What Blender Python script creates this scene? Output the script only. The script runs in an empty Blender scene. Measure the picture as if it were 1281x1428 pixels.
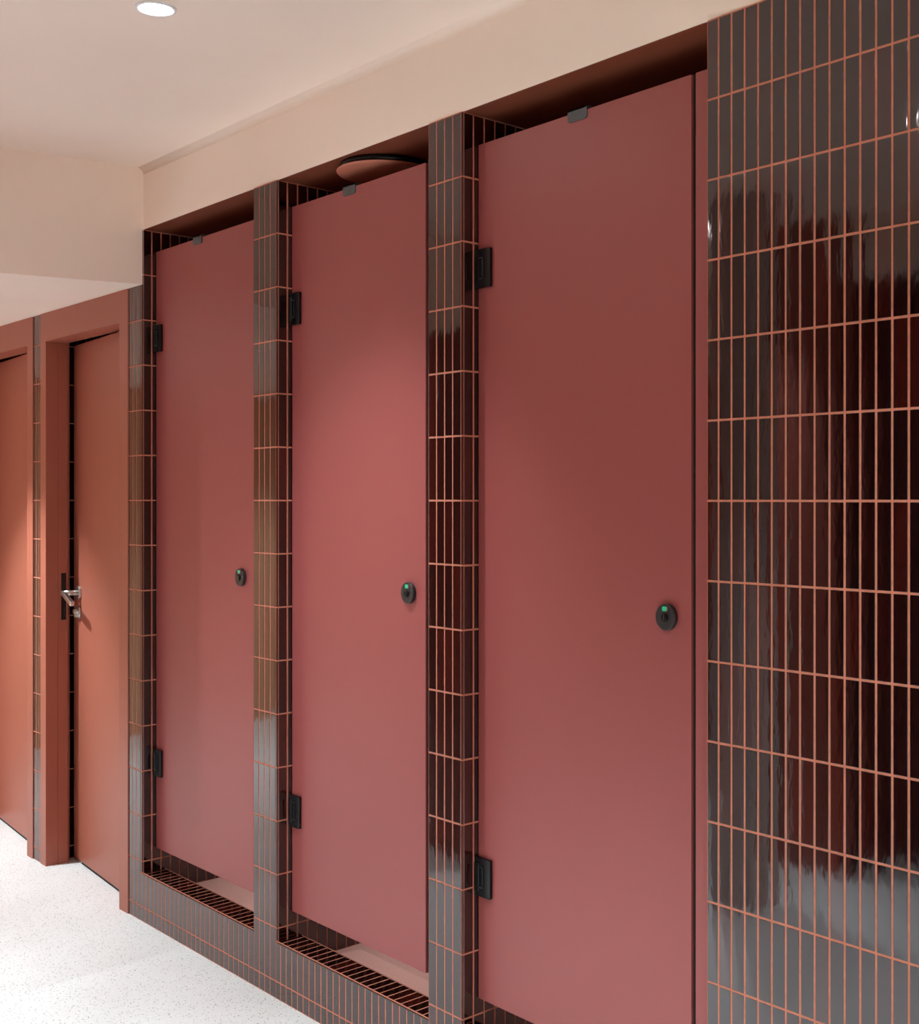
import bpy, bmesh, math, random
from mathutils import Vector, Matrix

random.seed(7)
sc = bpy.context.scene
COL = sc.collection

# ------------------------------------------------------------------ camera
TH = math.radians(45.5)
F_PX, PX, PY = 1685.0, 893.7, 697.0
CAM_Z = 1.387
CAM_Y = -1.7012
cd = bpy.data.cameras.new('camera')
cam = bpy.data.objects.new('camera', cd)
COL.objects.link(cam)
cam.location = (0, CAM_Y, CAM_Z)
cam.rotation_euler = (math.pi / 2, 0, math.pi / 2 - TH)
cd.sensor_fit = 'HORIZONTAL'
cd.sensor_width = 36
cd.lens = 36 * F_PX / 1281
cd.shift_x = (640.5 - PX) / 1281
cd.shift_y = (PY - 714) / 1281
cd.clip_start = 0.02
sc.camera = cam

# ------------------------------------------------------------------ world, exposure
w = bpy.data.worlds.new('world')
sc.world = w
w.use_nodes = True
w.node_tree.nodes['Background'].inputs[0].default_value = (1.0, 0.95, 0.9, 1)
w.node_tree.nodes['Background'].inputs[1].default_value = 0.05
sc.view_settings.view_transform = 'Standard'
sc.view_settings.look = 'None'
sc.view_settings.gamma = 1
sc.view_settings.use_curve_mapping = False
sc.view_settings.exposure = 0.0
try:
    sc.cycles.use_denoising = True
    sc.cycles.max_bounces = 12
    sc.cycles.diffuse_bounces = 8
    sc.cycles.sample_clamp_indirect = 6
    sc.cycles.caustics_reflective = False
except Exception:
    pass

LAMP_COL = (0.85, 1.01, 1.07)
# (x, y, watts of the beam, in view, beam angle, aim)
HIGH_LAMPS = [(-2.607, -0.561, 88, True, 88, None), (-0.80, -0.60, 80, False, 84, None),
              (-1.75, -1.25, 310, False, 84, None), (-3.15, -1.75, 310, False, 88, None), (0.4, -1.2, 340, False, 96, None),
              (-3.55, -2.85, 150, False, 62, (-2.95, 0.1, 0.2))]  # aimed accent lamp, added to brighten cubicle floors and door bottoms
LOW_LAMPS = [(-5.10, -0.62, 200, False, 90, None), (-6.5, -0.75, 80, False, 100, None), (-5.7, -2.0, 100, False, 84, None), (-6.4, -2.2, 220, False, 115, None)]
CUBICLE_FILLS = [(-3.62, 0.55), (-2.75, 0.55), (-1.87, 0.55)]  # unseen lamps added to light the cubicle floors below the doors
GLOW = 60.0

# ------------------------------------------------------------------ levels
FLOOR = -0.013
ROW = 0.15           # tile row pitch
R0 = 1.385           # height of a tile joint near eye level
PITCH = 0.0314       # tile column pitch
JT = 0.0036          # joint width
BEAM = 2.285
DOORY = 0.045
SLOPE = 0.045        # the ceiling falls slightly away from the cubicles
CEIL = 2.487
LOWC = 2.102
XEND, YOPP, XBACK = -7.2, -3.2, 1.7
XA, XB, XC = -3.1022, -2.2502, -3.9923      # right-hand corners of the piers
XW = -1.4985                                 # left edge of the tiled wall
YFLAT = -1.1
def ceil_z(y): return CEIL + SLOPE * max(y, YFLAT)
def lowc_z(y): return LOWC + SLOPE * max(y, YFLAT)

# ------------------------------------------------------------------ materials
def new_mat(name):
    m = bpy.data.materials.new(name)
    m.use_nodes = True
    nt = m.node_tree
    return m, nt, nt.nodes['Principled BSDF']

def N(nt, t, **k):
    n = nt.nodes.new(t)
    for a, b in k.items():
        if a in n.inputs.keys(): n.inputs[a].default_value = b
        else: setattr(n, a, b)
    return n

def ramp(nt, fac, stops):
    r = nt.nodes.new('ShaderNodeValToRGB')
    el = r.color_ramp.elements
    while len(el) < len(stops): el.new(0.5)
    for e, (p, c) in zip(el, stops):
        e.position = p
        e.color = (*c, 1) if len(c) == 3 else c
    nt.links.new(fac, r.inputs[0])
    return r

def simple(name, col, rough=0.5, metal=0.0, ior=1.5, noise=0.0, nscale=40, bump=0.0, bscale=400, emit=None, estr=0, coat=0):
    m, nt, b = new_mat(name)
    b.inputs['Base Color'].default_value = (*col, 1)
    b.inputs['Roughness'].default_value = rough
    b.inputs['Metallic'].default_value = metal
    b.inputs['IOR'].default_value = ior
    b.inputs['Coat Weight'].default_value = coat
    if noise or bump:
        tc = N(nt, 'ShaderNodeTexCoord')
    if noise:
        n = N(nt, 'ShaderNodeTexNoise', Scale=nscale, Detail=5.0)
        nt.links.new(tc.outputs['Object'], n.inputs['Vector'])
        lo = tuple(c * (1 - noise) for c in col); hi = tuple(min(1, c * (1 + noise)) for c in col)
        r = ramp(nt, n.outputs['Fac'], [(0.3, lo), (0.7, hi)])
        nt.links.new(r.outputs[0], b.inputs['Base Color'])
    if bump:
        n2 = N(nt, 'ShaderNodeTexNoise', Scale=bscale, Detail=3.0)
        nt.links.new(tc.outputs['Object'], n2.inputs['Vector'])
        bp = N(nt, 'ShaderNodeBump', Strength=bump, Distance=0.001)
        nt.links.new(n2.outputs['Fac'], bp.inputs['Height'])
        nt.links.new(bp.outputs['Normal'], b.inputs['Normal'])
    if emit:
        b.inputs['Emission Color'].default_value = (*emit, 1)
        b.inputs['Emission Strength'].default_value = estr
    return m

def glaze(name, dark, red, blackish):
    m, nt, b = new_mat(name)
    geo = N(nt, 'ShaderNodeNewGeometry')
    r = ramp(nt, geo.outputs['Random Per Island'], [(0.0, dark), (0.35, blackish), (0.7, dark), (1.0, red)])
    tc = N(nt, 'ShaderNodeTexCoord')
    n = N(nt, 'ShaderNodeTexNoise', Scale=18.0, Detail=3.0)
    nt.links.new(tc.outputs['Object'], n.inputs['Vector'])
    mx = N(nt, 'ShaderNodeMixRGB', blend_type='MULTIPLY')
    mx.inputs[0].default_value = 0.6
    r2 = ramp(nt, n.outputs['Fac'], [(0.3, (0.5, 0.45, 0.45)), (0.75, (1, 1, 1))])
    nt.links.new(r.outputs[0], mx.inputs[1]); nt.links.new(r2.outputs[0], mx.inputs[2])
    nt.links.new(mx.outputs[0], b.inputs['Base Color'])
    b.inputs['Roughness'].default_value = 0.06
    b.inputs['Specular Tint'].default_value = (1.0, 0.93, 0.94, 1)
    b.inputs['IOR'].default_value = 1.84
    # gentle hand-glazed waviness, longer along the tile
    mp = N(nt, 'ShaderNodeMapping')
    mp.inputs['Scale'].default_value = (1, 1, 0.3)
    nt.links.new(tc.outputs['Object'], mp.inputs['Vector'])
    n3 = N(nt, 'ShaderNodeTexNoise', Scale=55.0, Detail=2.0)
    nt.links.new(mp.outputs[0], n3.inputs['Vector'])
    bp = N(nt, 'ShaderNodeBump', Strength=0.35, Distance=0.0009)
    nt.links.new(n3.outputs['Fac'], bp.inputs['Height'])
    nt.links.new(bp.outputs['Normal'], b.inputs['Normal'])
    return m

M_TILE = glaze('oxblood_glaze', (0.016, 0.0030, 0.0025), (0.040, 0.005, 0.0035), (0.008, 0.0025, 0.0025))
M_GROUT = simple('terracotta_grout', (0.50, 0.175, 0.11), 0.85, noise=0.12, nscale=60, bump=0.4, bscale=900)
M_TRIM = simple('dark_red_edge_trim', (0.05, 0.007, 0.004), 0.12, ior=1.5)
M_DOOR = simple('rose_laminate', (0.315, 0.073, 0.068), 0.42, noise=0.03, nscale=600, bump=0.12, bscale=1500)
M_FRAME = simple('terracotta_paint', (0.36, 0.105, 0.065), 0.42, noise=0.03, nscale=500, bump=0.12, bscale=1200)
M_WHITE = simple('warm_white_paint', (0.93, 0.805, 0.705), 0.9, noise=0.015, nscale=3, bump=0.08, bscale=300)
M_BLACK = simple('black_metal', (0.005, 0.005, 0.006), 0.25, ior=1.4)
M_GREYB = simple('anthracite_coating', (0.022, 0.022, 0.023), 0.4)
M_HOOK = simple('grey_powder_coat', (0.075, 0.080, 0.085), 0.5)
M_GAP = simple('rubber_and_gap_shade', (0.006, 0.006, 0.006), 0.7)  # rubber of the drop seals; also the painted dark of the door gaps
M_STEEL = simple('brushed_steel', (0.62, 0.60, 0.57), 0.28, metal=1.0)
M_GREEN = simple('green_indicator', (0.02, 0.55, 0.27), 0.4)
M_RED = simple('red_indicator', (0.6, 0.04, 0.03), 0.4)
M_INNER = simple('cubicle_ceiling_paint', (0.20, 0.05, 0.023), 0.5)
M_INFLOOR = simple('pink_terrazzo', (0.78, 0.36, 0.29), 0.6, noise=0.12, nscale=220)
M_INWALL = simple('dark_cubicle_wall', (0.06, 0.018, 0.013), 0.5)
M_RIM = simple('white_lamp_rim', (0.85, 0.85, 0.88), 0.35)
M_LENS = simple('lit_lens', (1, 1, 1), 0.4, emit=(1.0, 0.96, 0.92), estr=GLOW)
M_OPAL = simple('opal_red_lit', (0.50, 0.17, 0.11), 0.35)  # reddish light from the surroundings is put into the opal's colour
M_OPP = simple('far_brown_wall', (0.32, 0.085, 0.060), 0.5)
M_TAN = simple('far_tan_wall', (0.80, 0.44, 0.26), 0.6)
M_GREYW = simple('far_grey_wall', (0.55, 0.47, 0.44), 0.6)
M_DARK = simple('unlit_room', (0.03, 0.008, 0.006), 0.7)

def terrazzo():
    m, nt, b = new_mat('white_terrazzo')
    tc = N(nt, 'ShaderNodeTexCoord')
    v = N(nt, 'ShaderNodeTexVoronoi', Scale=130.0)
    nt.links.new(tc.outputs['Object'], v.inputs['Vector'])
    sp = ramp(nt, v.outputs['Distance'], [(0.0, (1, 1, 1)), (0.20, (1, 1, 1)), (0.30, (0, 0, 0))])
    n = N(nt, 'ShaderNodeTexNoise', Scale=130.0, Detail=1.0)
    nt.links.new(tc.outputs['Object'], n.inputs['Vector'])
    sel = ramp(nt, n.outputs['Fac'], [(0.46, (0, 0, 0)), (0.56, (1, 1, 1))])
    mul = N(nt, 'ShaderNodeMath', operation='MULTIPLY')
    nt.links.new(sp.outputs[0], mul.inputs[0]); nt.links.new(sel.outputs[0], mul.inputs[1])
    big = N(nt, 'ShaderNodeTexNoise', Scale=2.2, Detail=6.0)
    nt.links.new(tc.outputs['Object'], big.inputs['Vector'])
    base = ramp(nt, big.outputs['Fac'], [(0.3, (0.77, 0.76, 0.75)), (0.7, (0.84, 0.835, 0.83))])
    fine = N(nt, 'ShaderNodeTexVoronoi', Scale=240.0)
    nt.links.new(tc.outputs['Object'], fine.inputs['Vector'])
    fr = ramp(nt, fine.outputs['Color'], [(0.0, (0.90, 0.89, 0.88)), (1.0, (1, 1, 1))])
    mf = N(nt, 'ShaderNodeMixRGB', blend_type='MULTIPLY'); mf.inputs[0].default_value = 1
    nt.links.new(base.outputs[0], mf.inputs[1]); nt.links.new(fr.outputs[0], mf.inputs[2])
    mx = N(nt, 'ShaderNodeMixRGB'); mx.inputs[2].default_value = (0.22, 0.20, 0.18, 1)
    nt.links.new(mul.outputs[0], mx.inputs[0]); nt.links.new(mf.outputs[0], mx.inputs[1])
    nt.links.new(mx.outputs[0], b.inputs['Base Color'])
    b.inputs['Roughness'].default_value = 0.42
    return m
M_FLOOR = terrazzo()

# ------------------------------------------------------------------ mesh helpers
def box(bm, x0, x1, y0, y1, z0, z1, mi=0, bev=0.0):
    v = [bm.verts.new((x, y, z)) for x in (x0, x1) for y in (y0, y1) for z in (z0, z1)]
    fs = [(0, 1, 3, 2), (4, 6, 7, 5), (0, 4, 5, 1), (2, 3, 7, 6), (0, 2, 6, 4), (1, 5, 7, 3)]
    out = []
    for f in fs:
        fc = bm.faces.new([v[i] for i in f]); fc.material_index = mi; out.append(fc)
    if bev:
        es = list({e for f in out for e in f.edges})
        r = bmesh.ops.bevel(bm, geom=es, offset=bev, segments=2, affect='EDGES', profile=0.5)
        for f in r['faces']: f.material_index = mi
    return out

def cyl(bm, c, axis, r, h, seg=40, mi=0, bev=0.0, r2=None):
    """solid disc from c along axis by h"""
    axis = Vector(axis).normalized()
    q = Vector((0, 0, 1)).rotation_difference(axis).to_matrix().to_4x4()
    mt = Matrix.Translation(Vector(c) + axis * h / 2) @ q
    g = bmesh.ops.create_cone(bm, cap_ends=True, segments=seg, radius1=r, radius2=r if r2 is None else r2, depth=h, matrix=mt)
    fs = {f for v in g['verts'] for f in v.link_faces}
    for f in fs: f.material_index = mi; f.smooth = len(f.verts) == 4
    if bev:
        es = [e for f in fs if len(f.verts) > 4 for e in f.edges]
        rr = bmesh.ops.bevel(bm, geom=list(set(es)), offset=bev, segments=3, affect='EDGES', profile=0.5)
        for f in rr['faces']: f.material_index = mi; f.smooth = True

def lathe(bm, prof, c, seg=48, mi=0):
    """profile [(r,z)] revolved about a vertical axis through c"""
    rings = []
    for r, z in prof:
        rings.append([bm.verts.new((c[0] + r * math.cos(2 * math.pi * i / seg), c[1] + r * math.sin(2 * math.pi * i / seg), c[2] + z)) for i in range(seg)])
    for a, b in zip(rings, rings[1:]):
        for i in range(seg):
            f = bm.faces.new((a[i], a[(i + 1) % seg], b[(i + 1) % seg], b[i])); f.smooth = True; f.material_index = mi
    return rings

def prism(bm, pts, y0, y1, mi=0):
    """outline in x,z extruded in y"""
    a = [bm.verts.new((x, y0, z)) for x, z in pts]; b = [bm.verts.new((x, y1, z)) for x, z in pts]
    fs = [bm.faces.new(a), bm.faces.new(b[::-1])]
    n = len(pts)
    for i in range(n): fs.append(bm.faces.new((a[i], b[i], b[(i + 1) % n], a[(i + 1) % n])))
    for f in fs: f.material_index = mi

def rrect(cx, cz, w, h, r, seg=5, corners=(1, 1, 1, 1)):
    """rounded rectangle, corners: tr, tl, bl, br"""
    P = []
    cs = [(cx + w / 2, cz + h / 2, 0), (cx - w / 2, cz + h / 2, 90), (cx - w / 2, cz - h / 2, 180), (cx + w / 2, cz - h / 2, 270)]
    sg = [(-1, -1), (1, -1), (1, 1), (-1, 1)]
    for (x, z, a0), (sx, sz), on in zip(cs, sg, corners):
        if not on: P.append((x, z)); continue
        for k in range(seg + 1):
            a = math.radians(a0 + 90 * k / seg)
            P.append((x + sx * r + r * math.cos(a), z + sz * r + r * math.sin(a)))
    return P

def obj(name, bm, mats, parent=None, loc=None, recalc=True):
    if recalc: bmesh.ops.recalc_face_normals(bm, faces=bm.faces)
    me = bpy.data.meshes.new(name)
    bm.to_mesh(me); bm.free()
    for m in (mats if isinstance(mats, (list, tuple)) else [mats]): me.materials.append(m)
    o = bpy.data.objects.new(name, me); COL.objects.link(o)
    if loc is not None: o.location = loc
    if parent is not None: o.parent = parent
    return o

def empty(name, loc, label=None, cat=None, group=None, kind=None):
    o = bpy.data.objects.new(name, None); COL.objects.link(o)
    o.location = loc; o.empty_display_size = 0.1
    if label: o['label'] = label
    if cat: o['category'] = cat
    if group: o['group'] = group
    if kind: o['kind'] = kind
    return o

def struct(o): o['kind'] = 'structure'; return o

def local(bm, loc):
    bmesh.ops.translate(bm, verts=bm.verts, vec=-Vector(loc)); return bm

def rot(v, ang): return v

# ------------------------------------------------------------------ tiles as geometry
PROUD = 0.0006
def tile_field(bm, org, u, n, ues, zes, mi_t=0, mi_g=1, thick=0.004, grout=True, v=(0, 0, 1)):
    """tiles between the joint lines ues (along u) and zes (along v); n is the outward normal; the glazed faces lie in the plane through org"""
    org, u, n, v = Vector(org), Vector(u), Vector(n), Vector(v)
    h = JT / 2
    if grout:
        p = org - n * PROUD
        q = [p + u * a + v * b for a, b in ((ues[0], zes[0]), (ues[-1], zes[0]), (ues[-1], zes[-1]), (ues[0], zes[-1]))]
        f = bm.faces.new([bm.verts.new(x) for x in q]); f.material_index = mi_g
        if f.normal.dot(n) < 0: pass
    bv = 0.0012
    for i in range(len(ues) - 1):
        for j in range(len(zes) - 1):
            a0, a1 = ues[i] + (h if i else 0.0008), ues[i + 1] - (h if i < len(ues) - 2 else 0.0008)
            b0, b1 = zes[j] + h, zes[j + 1] - h
            if a1 - a0 < 0.004 or b1 - b0 < 0.006: continue
            tx = random.gauss(0, 0.0035); tz = random.gauss(0, 0.0012); off = random.gauss(0, 0.00012)
            ca, cb = (a0 + a1) / 2, (b0 + b1) / 2
            rings = []
            for ins, dep in ((0, -thick), (0, -bv), (bv * 0.3, -bv * 0.3), (bv, 0)):
                ring = []
                for (a, b) in ((a0 + ins, b0 + ins), (a1 - ins, b0 + ins), (a1 - ins, b1 - ins), (a0 + ins, b1 - ins)):
                    d = dep + off + (a - ca) * tx + (b - cb) * tz
                    ring.append(bm.verts.new(org + u * a + v * b + n * d))
                rings.append(ring)
            for r, (A, B) in enumerate(zip(rings, rings[1:])):
                for k in range(4):
                    f = bm.faces.new((A[k], A[(k + 1) % 4], B[(k + 1) % 4], B[k])); f.material_index = mi_t; f.smooth = r > 0
            f = bm.faces.new(rings[-1]); f.material_index = mi_t; f.smooth = True

def finish_tiles(o):
    m = o.modifiers.new('weighted_normals', 'WEIGHTED_NORMAL')
    m.keep_sharp = True; m.weight = 100
    return o

def fix(bm, n_list=None):
    bmesh.ops.recalc_face_normals(bm, faces=bm.faces)

def seq(a, b, step, first=None):
    """joint lines from a to b every step; the first joint may be given"""
    r = [a]; x = a + step if first is None else first
    while x < b - step * 0.25: r.append(x); x += step
    r.append(b); return r

ROWS = [R0 + ROW * k for k in range(-9, 6)]           # 0.035 ... 2.135
FULL_ROWS = [FLOOR] + ROWS + [BEAM - 0.001]
DEPTH = 1.25
KERB = 0.1475
KD = 0.079

# ------------------------------------------------------------------ floor and ceilings
bm = bmesh.new(); box(bm, XEND - .1, XBACK + .1, YOPP - .1, 0.30, FLOOR - 0.12, FLOOR)
struct(obj('floor', bm, M_FLOOR))

# high ceiling with the white bulkhead over the cubicles, one skin with a soft corner
bm = bmesh.new()
prof = [(YOPP - .1, ceil_z(YOPP)), (YFLAT, ceil_z(YFLAT))]
rr = 0.020
for k in range(9):
    a = math.radians(90 - 90 * k / 8)
    prof.append((0.004 - rr + rr * math.cos(a), ceil_z(0) - rr + rr * math.sin(a)))
prof.append((0.004, BEAM))
prof_out = prof + [(0.06, BEAM), (0.06, CEIL + .12), (YOPP - .1, CEIL + .12)]
def slab(bm, pr, x0, x1, smooth_to):
    A = [bm.verts.new((x0, y, z)) for y, z in pr]; B = [bm.verts.new((x1, y, z)) for y, z in pr]
    bm.faces.new(A); bm.faces.new(B[::-1])
    for i in range(len(pr)):
        j = (i + 1) % len(pr)
        f = bm.faces.new((A[i], B[i], B[j], A[j]))
        if 2 <= i < smooth_to: f.smooth = True
slab(bm, prof_out, XC - 0.004, XBACK + .1, 10)
struct(obj('ceiling', bm, M_WHITE))

# low ceiling to the left with its step up (drop face looks back to the camera)
bm = bmesh.new()
A = [(YOPP - .1, lowc_z(YOPP)), (YFLAT, lowc_z(YFLAT)), (-0.0, lowc_z(0)), (0.06, lowc_z(0)), (0.06, 2.62), (YOPP - .1, 2.62)]
slab(bm, A, XEND - .1, XC - 0.002, 0)
struct(obj('ceiling', bm, M_WHITE))

# ------------------------------------------------------------------ the rest of the room, seen only in the glaze
bm = bmesh.new()
box(bm, XEND - .1, -3.1, YOPP - .1, YOPP, FLOOR, 2.6)
box(bm, -3.2, -2.6, -2.12, -2.0, FLOOR, 2.6)
box(bm, -4.15, -3.62, -1.22, -1.15, FLOOR, 2.05)
struct(obj('wall_opposite', bm, M_OPP))
bm = bmesh.new()
box(bm, -2.81, -2.60, -1.62, -1.47, FLOOR, 2.6)
struct(obj('wall_column', bm, M_GREYW))
bm = bmesh.new()
box(bm, -3.2, -3.1, YOPP, -2.12, FLOOR, 2.6)
box(bm, -1.5, XBACK, -2.12, -2.0, FLOOR, 2.6)
box(bm, -2.6, -1.5, -2.12, -2.0, 2.20, 2.6)
struct(obj('wall_opposite', bm, M_WHITE))
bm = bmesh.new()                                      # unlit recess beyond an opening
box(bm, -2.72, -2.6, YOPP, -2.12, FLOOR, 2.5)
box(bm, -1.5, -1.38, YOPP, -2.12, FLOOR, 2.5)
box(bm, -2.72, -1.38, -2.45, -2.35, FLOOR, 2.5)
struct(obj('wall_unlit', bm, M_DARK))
bm = bmesh.new(); box(bm, XEND - .1, XEND, YOPP, 0.1, FLOOR, 2.3)
struct(obj('wall_end', bm, M_TAN))
bm = bmesh.new(); box(bm, XBACK, XBACK + .1, YOPP, 0.1, FLOOR, 2.6)
struct(obj('wall_back', bm, M_WHITE))

# ------------------------------------------------------------------ tiled wall on the right
bm = bmesh.new()
cols = seq(XW, XBACK, 0.0313, -1.4707)
tile_field(bm, (0, 0, 0), (1, 0, 0), (0, -1, 0), cols, FULL_ROWS)
box(bm, XW + 0.001, XBACK, 0.0012, 0.16, FLOOR, BEAM, 1)
finish_tiles(struct(obj('wall_right', bm, [M_TILE, M_GROUT])))

# ------------------------------------------------------------------ tiled piers between the cubicles
def pier(x0, x1, trim, ncol, ztop, name, depth=DEPTH):
    """front x0..x1 in ncol columns, then an edge trim to x1+trim, right flank at x1+trim"""
    xr = x1 + trim
    bm = bmesh.new()
    rows = [z for z in FULL_ROWS if z < ztop - 0.02] + [ztop - 0.001]
    p = (x1 - x0) / ncol
    tile_field(bm, (0, 0, 0), (1, 0, 0), (0, -1, 0), [x0 + p * i for i in range(ncol + 1)], rows)
    if trim:
        frows = [z for z in ([0.073] + ROWS[1:] + [BEAM - 0.001])]
        tile_field(bm, (xr, 0, 0), (0, 1, 0), (1, 0, 0), seq(0.0042, depth, 0.0317, 0.0319), frows)
    tile_field(bm, (x0, 0, 0), (0, 1, 0), (-1, 0, 0), seq(0.0035, 0.36, 0.0317, 0.0319), [0.073] + ROWS[1:] + [ztop - 0.001])
    box(bm, x0 + 0.0012, xr - 0.0012, 0.0012, depth, FLOOR, ztop, 1)
    o = finish_tiles(struct(obj(name, bm, [M_TILE, M_GROUT])))
    if trim:
        b2 = bmesh.new()
        lows = [KERB + 0.002] + [z for z in ROWS if z > KERB + 0.01] + [BEAM - 0.001]
        pts = [(x1 + 0.0019, 0.0), (xr - 0.0024, 0.0), (xr - 0.0012, 0.0004), (xr - 0.0004, 0.0012), (xr, 0.0024), (xr, 0.0030), (xr - .004, 0.0035), (x1 + .0019, 0.0035)]
        for lo, hi in zip(lows, lows[1:]):
            A_ = [b2.verts.new((x, y, lo + JT / 2)) for x, y in pts]; B_ = [b2.verts.new((x, y, hi - JT / 2)) for x, y in pts]
            b2.faces.new(A_); b2.faces.new(B_[::-1])
            for i in range(len(pts)):
                j = (i + 1) % len(pts); b2.faces.new((A_[i], B_[i], B_[j], A_[j]))
        obj('edge_trim', b2, M_TRIM, o)
    return o
pier(-2.3829, -2.2567, 0.0065, 4, BEAM, 'wall_pier')
pier(-3.2370, -3.1115, 0.0093, 4, BEAM, 'wall_pier')
pier(-4.1010, -4.0085, 0.0150, 3, BEAM, 'wall_pier')
bm = bmesh.new()                                     # narrow tiled strip between the two far doors
tile_field(bm, (0, 0, 0), (1, 0, 0), (0, -1, 0), [-4.993, -4.966, -4.9385, -4.911], [FLOOR] + ROWS[:14] + [lowc_z(0)])
tile_field(bm, (-4.90, 0, 0), (0, 1, 0), (1, 0, 0), seq(0.10, 0.9, 0.0317), [FLOOR] + ROWS[:14] + [lowc_z(0)])
box(bm, -4.993 + 0.0012, -4.90 - 0.0012, 0.0012, 0.9, FLOOR, lowc_z(0), 1)
finish_tiles(struct(obj('wall_pier', bm, [M_TILE, M_GROUT])))

# ------------------------------------------------------------------ tiled kerb under the cubicle doors
def kerb(xf, x0, x1):
    """xf: where the pier's front tiles end; x0: the pier's flank; x1: the next pier"""
    bm = bmesh.new()
    n = max(1, round((x1 - x0) / PITCH)); p = (x1 - (x0 + 0.018)) / n
    xs = [x0 + 0.018 + p * i for i in range(n + 1)]
    xfr = [xf] + xs
    xtop = [x0 + 0.0015] + xs
    tile_field(bm, (0, 0, 0), (1, 0, 0), (0, -1, 0), xfr, [FLOOR, ROWS[0], KERB - 0.001])
    tile_field(bm, (0, 0, KERB), (1, 0, 0), (0, 0, 1), xtop, [0.0035, KD - .003], v=(0, 1, 0))
    tile_field(bm, (0, KD, 0), (1, 0, 0), (0, 1, 0), xtop, [0.070, KERB - 0.001])
    box(bm, x0, x1, 0.0012, KD - 0.0012, FLOOR, KERB - 0.0012, 1)
    # pale mortar lines that close the two upper edges
    box(bm, x0, x1, 0.0006, 0.0034, KERB - 0.0045, KERB - 0.0006, 1)
    box(bm, x0, x1, KD - 0.0034, KD - 0.0006, KERB - 0.0045, KERB - 0.0006, 1)
    finish_tiles(struct(obj('wall_kerb', bm, [M_TILE, M_GROUT])))
kerb(-4.0085, XC, -3.2370)
kerb(-3.1115, XA, -2.3829)
kerb(-2.2567, XB, XW)

# ------------------------------------------------------------------ cubicle interiors
def cubicle(x0, x1):
    bm = bmesh.new(); box(bm, x0, x1, KD, DEPTH, FLOOR, 0.073)
    struct(obj('floor_cubicle', bm, M_INFLOOR))
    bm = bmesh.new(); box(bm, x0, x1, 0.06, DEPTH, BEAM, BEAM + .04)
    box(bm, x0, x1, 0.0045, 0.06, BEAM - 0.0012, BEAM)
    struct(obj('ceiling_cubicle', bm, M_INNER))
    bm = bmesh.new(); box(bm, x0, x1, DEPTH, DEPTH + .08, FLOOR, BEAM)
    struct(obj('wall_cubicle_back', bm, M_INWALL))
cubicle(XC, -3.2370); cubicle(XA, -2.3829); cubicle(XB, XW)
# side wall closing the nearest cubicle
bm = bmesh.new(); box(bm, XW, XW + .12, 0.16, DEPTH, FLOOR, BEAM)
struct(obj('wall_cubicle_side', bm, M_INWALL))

# ------------------------------------------------------------------ cubicle doors
DT, DB, TH_D = 2.2155, 0.2235, 0.020
def hinge(parent, z, side_x):
    """black hinge plate at the left edge of the leaf, in the door's own coordinates"""
    bm = bmesh.new()
    W, Hh = 0.056, 0.090
    prism(bm, rrect(side_x + W / 2 - 0.003, z, W, Hh, 0.0025, 3), -0.0085, 0.0)
    h = obj('hinge', bm, M_BLACK, parent)
    m = h.modifiers.new('bevel', 'BEVEL'); m.width = 0.0012; m.segments = 2; m.limit_method = 'ANGLE'
    bm = bmesh.new()                                  # knuckle block next to the pier
    box(bm, side_x - 0.008, side_x + 0.016, -0.0115, 0.012, z - 0.034, z + 0.034, bev=0.0015)
    obj('knuckle', bm, M_BLACK, h)
    bm = bmesh.new()                                  # raised rounded frame on the plate
    o_ = rrect(side_x + 0.020, z, 0.018, 0.050, 0.003, 3); i_ = rrect(side_x + 0.020, z, 0.014, 0.046, 0.0018, 3)
    n = len(o_); y0, y1 = -0.0085, -0.0110
    VO = [bm.verts.new((x, y1, zz)) for x, zz in o_]; VI = [bm.verts.new((x, y1, zz)) for x, zz in i_]
    WO = [bm.verts.new((x, y0, zz)) for x, zz in o_]; WI = [bm.verts.new((x, y0, zz)) for x, zz in i_]
    for k in range(n):
        j = (k + 1) % n
        bm.faces.new((VO[k], VO[j], VI[j], VI[k])); bm.faces.new((VO[k], WO[k], WO[j], VO[j])); bm.faces.new((VI[k], VI[j], WI[j], WI[k]))
    obj('cover_frame', bm, M_GREYB, h)
    return h

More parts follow.
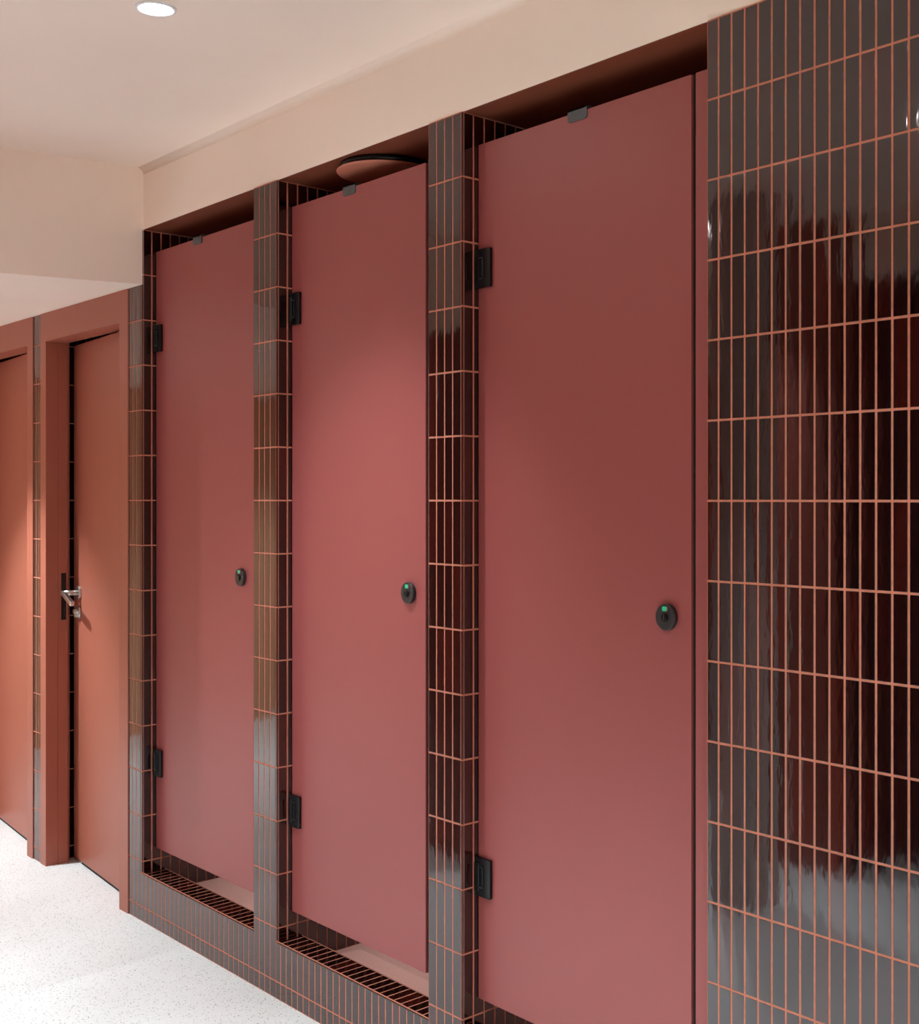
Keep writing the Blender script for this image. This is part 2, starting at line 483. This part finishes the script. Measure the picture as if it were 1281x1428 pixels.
def cubicle_door(x0, x1, post_end, label, lock_off, clip_c, gap=0.011, hz=(1.924, 0.511)):
    t = empty('cubicle_door', (x0, DOORY, DB), label, 'toilet cubicle door', 'cubicle doors')
    w = x1 - x0
    bm = bmesh.new(); box(bm, 0, w, 0, TH_D, 0, DT - DB, bev=0.0012)
    obj('door_leaf', bm, M_DOOR, t)
    for z in hz: hinge(t, z - DB, 0.0)
    # turn-and-indicator lock
    lx, lz = lock_off - x0, 1.155 - DB
    bm = bmesh.new(); cyl(bm, (lx, 0, lz), (0, -1, 0), 0.0265, 0.0100, 48, bev=0.0012)
    lk = obj('lock_rose', bm, M_GREYB, t)
    bm = bmesh.new(); cyl(bm, (lx, -0.0098, lz - 0.001), (0, -1, 0), 0.0085, 0.0040, 28, bev=0.0008)
    obj('coin_release', bm, M_BLACK, lk)
    bm = bmesh.new(); box(bm, lx - 0.0012, lx + 0.0012, -0.0142, -0.0136, lz - 0.0068, lz + 0.0052)
    obj('slot', bm, M_GREYB, lk)
    bm = bmesh.new(); prism(bm, rrect(lx - 0.0010, lz + 0.0165, 0.0125, 0.0095, 0.002, 3), -0.0106, -0.0098)
    prism(bm, [(lx + 0.0055, lz + 0.0125), (lx + 0.0072, lz + 0.0125), (lx + 0.0072, lz + 0.0205), (lx + 0.0055, lz + 0.0205)], -0.0105, -0.0098, 1)
    g = obj('indicator_window', bm, [M_GREEN, M_RED], lk); g['label'] = 'green vacant indicator window'
    # flat hook plate folded over the top edge
    cx = clip_c - x0
    bm = bmesh.new()
    H_ = DT - DB
    prism(bm, rrect(cx, H_ - 0.0055, 0.060, 0.027, 0.007, 4, (0, 0, 1, 1)), -0.0030, 0.0)
    box(bm, cx - 0.030, cx + 0.030, -0.0030, TH_D + 0.003, H_ + 0.004, H_ + 0.008)
    box(bm, cx - 0.030, cx + 0.030, TH_D, TH_D + 0.003, H_ - 0.030, H_ + 0.008)
    obj('hook_plate', bm, M_HOOK, t)
    # black strip painting the dark of the open gap, and the fixed post
    bm = bmesh.new(); box(bm, w + 0.0005, w + gap, 0.006, 0.024, 0, DT - DB)
    obj('gap_shade_strip', bm, M_GAP, t)
    bm = bmesh.new(); box(bm, x1 + gap, post_end - 0.0005, DOORY, DOORY + TH_D, DB, DT, bev=0.001)
    p = struct(obj('trim_post', bm, M_DOOR))
    return t
cubicle_door(-2.2490, -1.5790, XW, 'widest and nearest rose-red cubicle door beside the broad tiled wall', -1.6405, -1.905)
cubicle_door(-3.1010, -2.4580, -2.3829, 'middle rose-red cubicle door between two tiled piers, under the round ceiling fitting', -2.5235, -2.800, 0.016)
cubicle_door(-3.9905, -3.3230, -3.2370, 'farthest of the rose-red cubicle doors, beside the step in the ceiling', -3.3930, -3.683, 0.018)

# round fitting on the cubicle ceiling above the middle door
t = empty('ceiling_fitting', (-2.768, 0.146, BEAM - 0.0012), 'round flush fitting on the dark ceiling above the middle cubicle door', 'ceiling light')
bm = bmesh.new(); R_ = lathe(bm, [(0.128, 0), (0.131, -0.010), (0.127, -0.016), (0.08, -0.017)], (0, 0, 0), 64); bm.faces.new(R_[-1]); bm.faces.new(R_[0])
obj('base_ring', bm, M_BLACK, t)
bm = bmesh.new(); R_ = lathe(bm, [(0.09, -0.016), (0.135, -0.017), (0.1375, -0.019), (0.135, -0.022), (0.10, -0.0235), (0.05, -0.0245)], (0, 0, 0), 64); bm.faces.new(R_[-1]); bm.faces.new(R_[0])
obj('cover', bm, M_OPAL, t)

# ------------------------------------------------------------------ ordinary doors at the far left
def framed_door(x0, x1, left_in, right_in, leaf_a, leaf_b, idx, handle=True, leaf_shut=False):
    d = struct(empty('door_%d' % idx, (x0, 0, FLOOR)))
    L = (x0, 0, FLOOR)
    hz = 1.992
    top = lowc_z(0) - 0.001
    bm = bmesh.new()
    Y0 = -0.003
    # stiles and header with a rebate
    def stile(a, b, dr):
        box(bm, a, b, Y0, 0.0775, FLOOR, top)
        if dr > 0: box(bm, b, b + 0.004, 0.041, 0.0775, FLOOR, hz)
        else: box(bm, a - 0.004, a, 0.041, 0.0775, FLOOR, hz)
    stile(x0, left_in, 1); stile(right_in, x1, -1)
    box(bm, left_in, right_in, Y0, 0.0775, hz, top)
    obj('door_frame', local(bm, L), M_FRAME, d)
    # leaf
    ax, ay = leaf_a; bx, by = leaf_b
    ang = math.atan2(by - ay, bx - ax); wd = math.hypot(bx - ax, by - ay)
    bm = bmesh.new(); box(bm, 0, wd, 0, 0.040, 0.012, hz - FLOOR - 0.006, bev=0.0015)
    lf = obj('door_leaf', bm, M_FRAME, d, (ax - x0, ay, 0)); lf.rotation_euler = (0, 0, ang)
    bm = bmesh.new(); box(bm, 0.001, wd, 0.004, 0.030, 0.001, 0.012)
    obj('drop_seal', bm, M_GAP, lf)
    return d, lf, wd
d1, lf1, _ = framed_door(-5.86, -4.9935, -5.80, -5.055, (-5.80, 0.110), (-5.03, 0.046), 1)
d2, lf2, wd2 = framed_door(-4.9105, -4.1015, -4.855, -4.172, (-4.876, 0.108), (-4.14, 0.048), 2)

# lever handle, key rose, strike plate of the door left ajar
hx, hzz = 0.075, 1.043
bm = bmesh.new(); cyl(bm, (hx, 0, hzz), (0, -1, 0), 0.026, 0.009, 36, bev=0.001)
hd = obj('door_handle', bm, M_STEEL, lf2); hd['label'] = 'brushed steel lever handle'
bm = bmesh.new(); cyl(bm, (hx, -0.008, hzz), (0, -1, 0), 0.0105, 0.050, 24)
obj('neck', bm, M_STEEL, hd)
bm = bmesh.new()
box(bm, -0.010, 0.118, -0.066, -0.050, -0.0085, 0.0085, bev=0.003)
bmesh.ops.transform(bm, verts=bm.verts, matrix=Matrix.Translation((hx, 0, hzz)) @ Matrix.Rotation(math.radians(17), 4, 'Y'))
obj('lever', bm, M_STEEL, hd)
bm = bmesh.new(); cyl(bm, (hx, 0, hzz - 0.076), (0, -1, 0), 0.026, 0.008, 36, bev=0.001)
kr = obj('key_rose', bm, M_STEEL, lf2)
bm = bmesh.new(); cyl(bm, (hx, -0.007, hzz - 0.072), (0, -1, 0), 0.0085, 0.016, 20, bev=0.001)
box(bm, hx - 0.004, hx + 0.004, -0.020, -0.006, hzz - 0.094, hzz - 0.072, bev=0.001)
obj('key_cylinder', bm, M_STEEL, kr)
bm = bmesh.new()
box(bm, -4.8512, -4.8500, 0.052, 0.070, 0.925, 1.105)
obj('strike_plate', local(bm, (-4.9105, 0, FLOOR)), M_BLACK, d2)
bm = bmesh.new(); box(bm, -4.852, -4.790, 0.105, 0.150, FLOOR, FLOOR + 0.008)
obj('threshold', local(bm, (-4.9105, 0, FLOOR)), M_STEEL, d2)

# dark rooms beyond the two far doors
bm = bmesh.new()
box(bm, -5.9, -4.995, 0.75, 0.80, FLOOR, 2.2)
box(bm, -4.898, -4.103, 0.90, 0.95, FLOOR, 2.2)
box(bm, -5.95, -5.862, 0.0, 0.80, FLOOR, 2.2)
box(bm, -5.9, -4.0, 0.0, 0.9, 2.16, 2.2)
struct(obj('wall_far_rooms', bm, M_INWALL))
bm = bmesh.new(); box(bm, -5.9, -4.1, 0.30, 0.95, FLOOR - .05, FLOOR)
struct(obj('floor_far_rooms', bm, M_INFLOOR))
bm = bmesh.new()
box(bm, XEND, -5.862, 0.0, 0.10, FLOOR, 2.10)
struct(obj('wall_left', bm, M_FRAME))

# ------------------------------------------------------------------ downlights and added fill lamps
def downlight(x, y, zc, watts, ang, label, aim):
    z = zc(y)
    t = empty('downlight', (x, y, z), label, 'ceiling light', 'recessed downlights')
    if y > YFLAT: t.rotation_euler = (math.atan(SLOPE), 0, 0)
    bm = bmesh.new()
    R_ = lathe(bm, [(0.043, 0.002), (0.043, -0.003), (0.041, -0.0042), (0.036, -0.0042), (0.0345, -0.002), (0.0345, 0.004)], (0, 0, 0), 56)
    obj('trim_ring', bm, M_RIM, t)
    bm = bmesh.new(); cyl(bm, (0, 0, -0.0018), (0, 0, 1), 0.0343, 0.0012, 56)
    obj('lens', bm, M_LENS, t)
    ld = bpy.data.lights.new('beam', 'SPOT'); ld.energy = watts; ld.color = LAMP_COL
    ld.spot_size = math.radians(ang); ld.spot_blend = 0.55 if ang == 90 else (0.75 if ang == 88 and watts < 200 else 1.0); ld.shadow_soft_size = 0.035
    lo = bpy.data.objects.new('beam', ld); COL.objects.link(lo); lo.parent = t; lo.location = (0, 0, -0.012)
    if aim: lo.rotation_euler = (Vector(aim) - Vector((x, y, z))).to_track_quat('-Z', 'Y').to_euler()
    return t
labs = ['round white downlight glowing in the high ceiling in front of the middle cubicle']
for x, y, e, vis, ang, aim in HIGH_LAMPS:
    downlight(x, y, ceil_z, e, ang, labs[0] if vis else 'unseen round downlight in the high ceiling further out in the room', aim)
for x, y, e, vis, ang, aim in LOW_LAMPS:
    downlight(x, y, lowc_z, e, ang, 'round downlight in the low ceiling by the far doors', aim)
def beam_z(y): return BEAM - 0.001
YFLAT = 9
for x, y in CUBICLE_FILLS:
    downlight(x, y, beam_z, 110, 36, 'unseen fill lamp added inside a cubicle to light its floor', None)
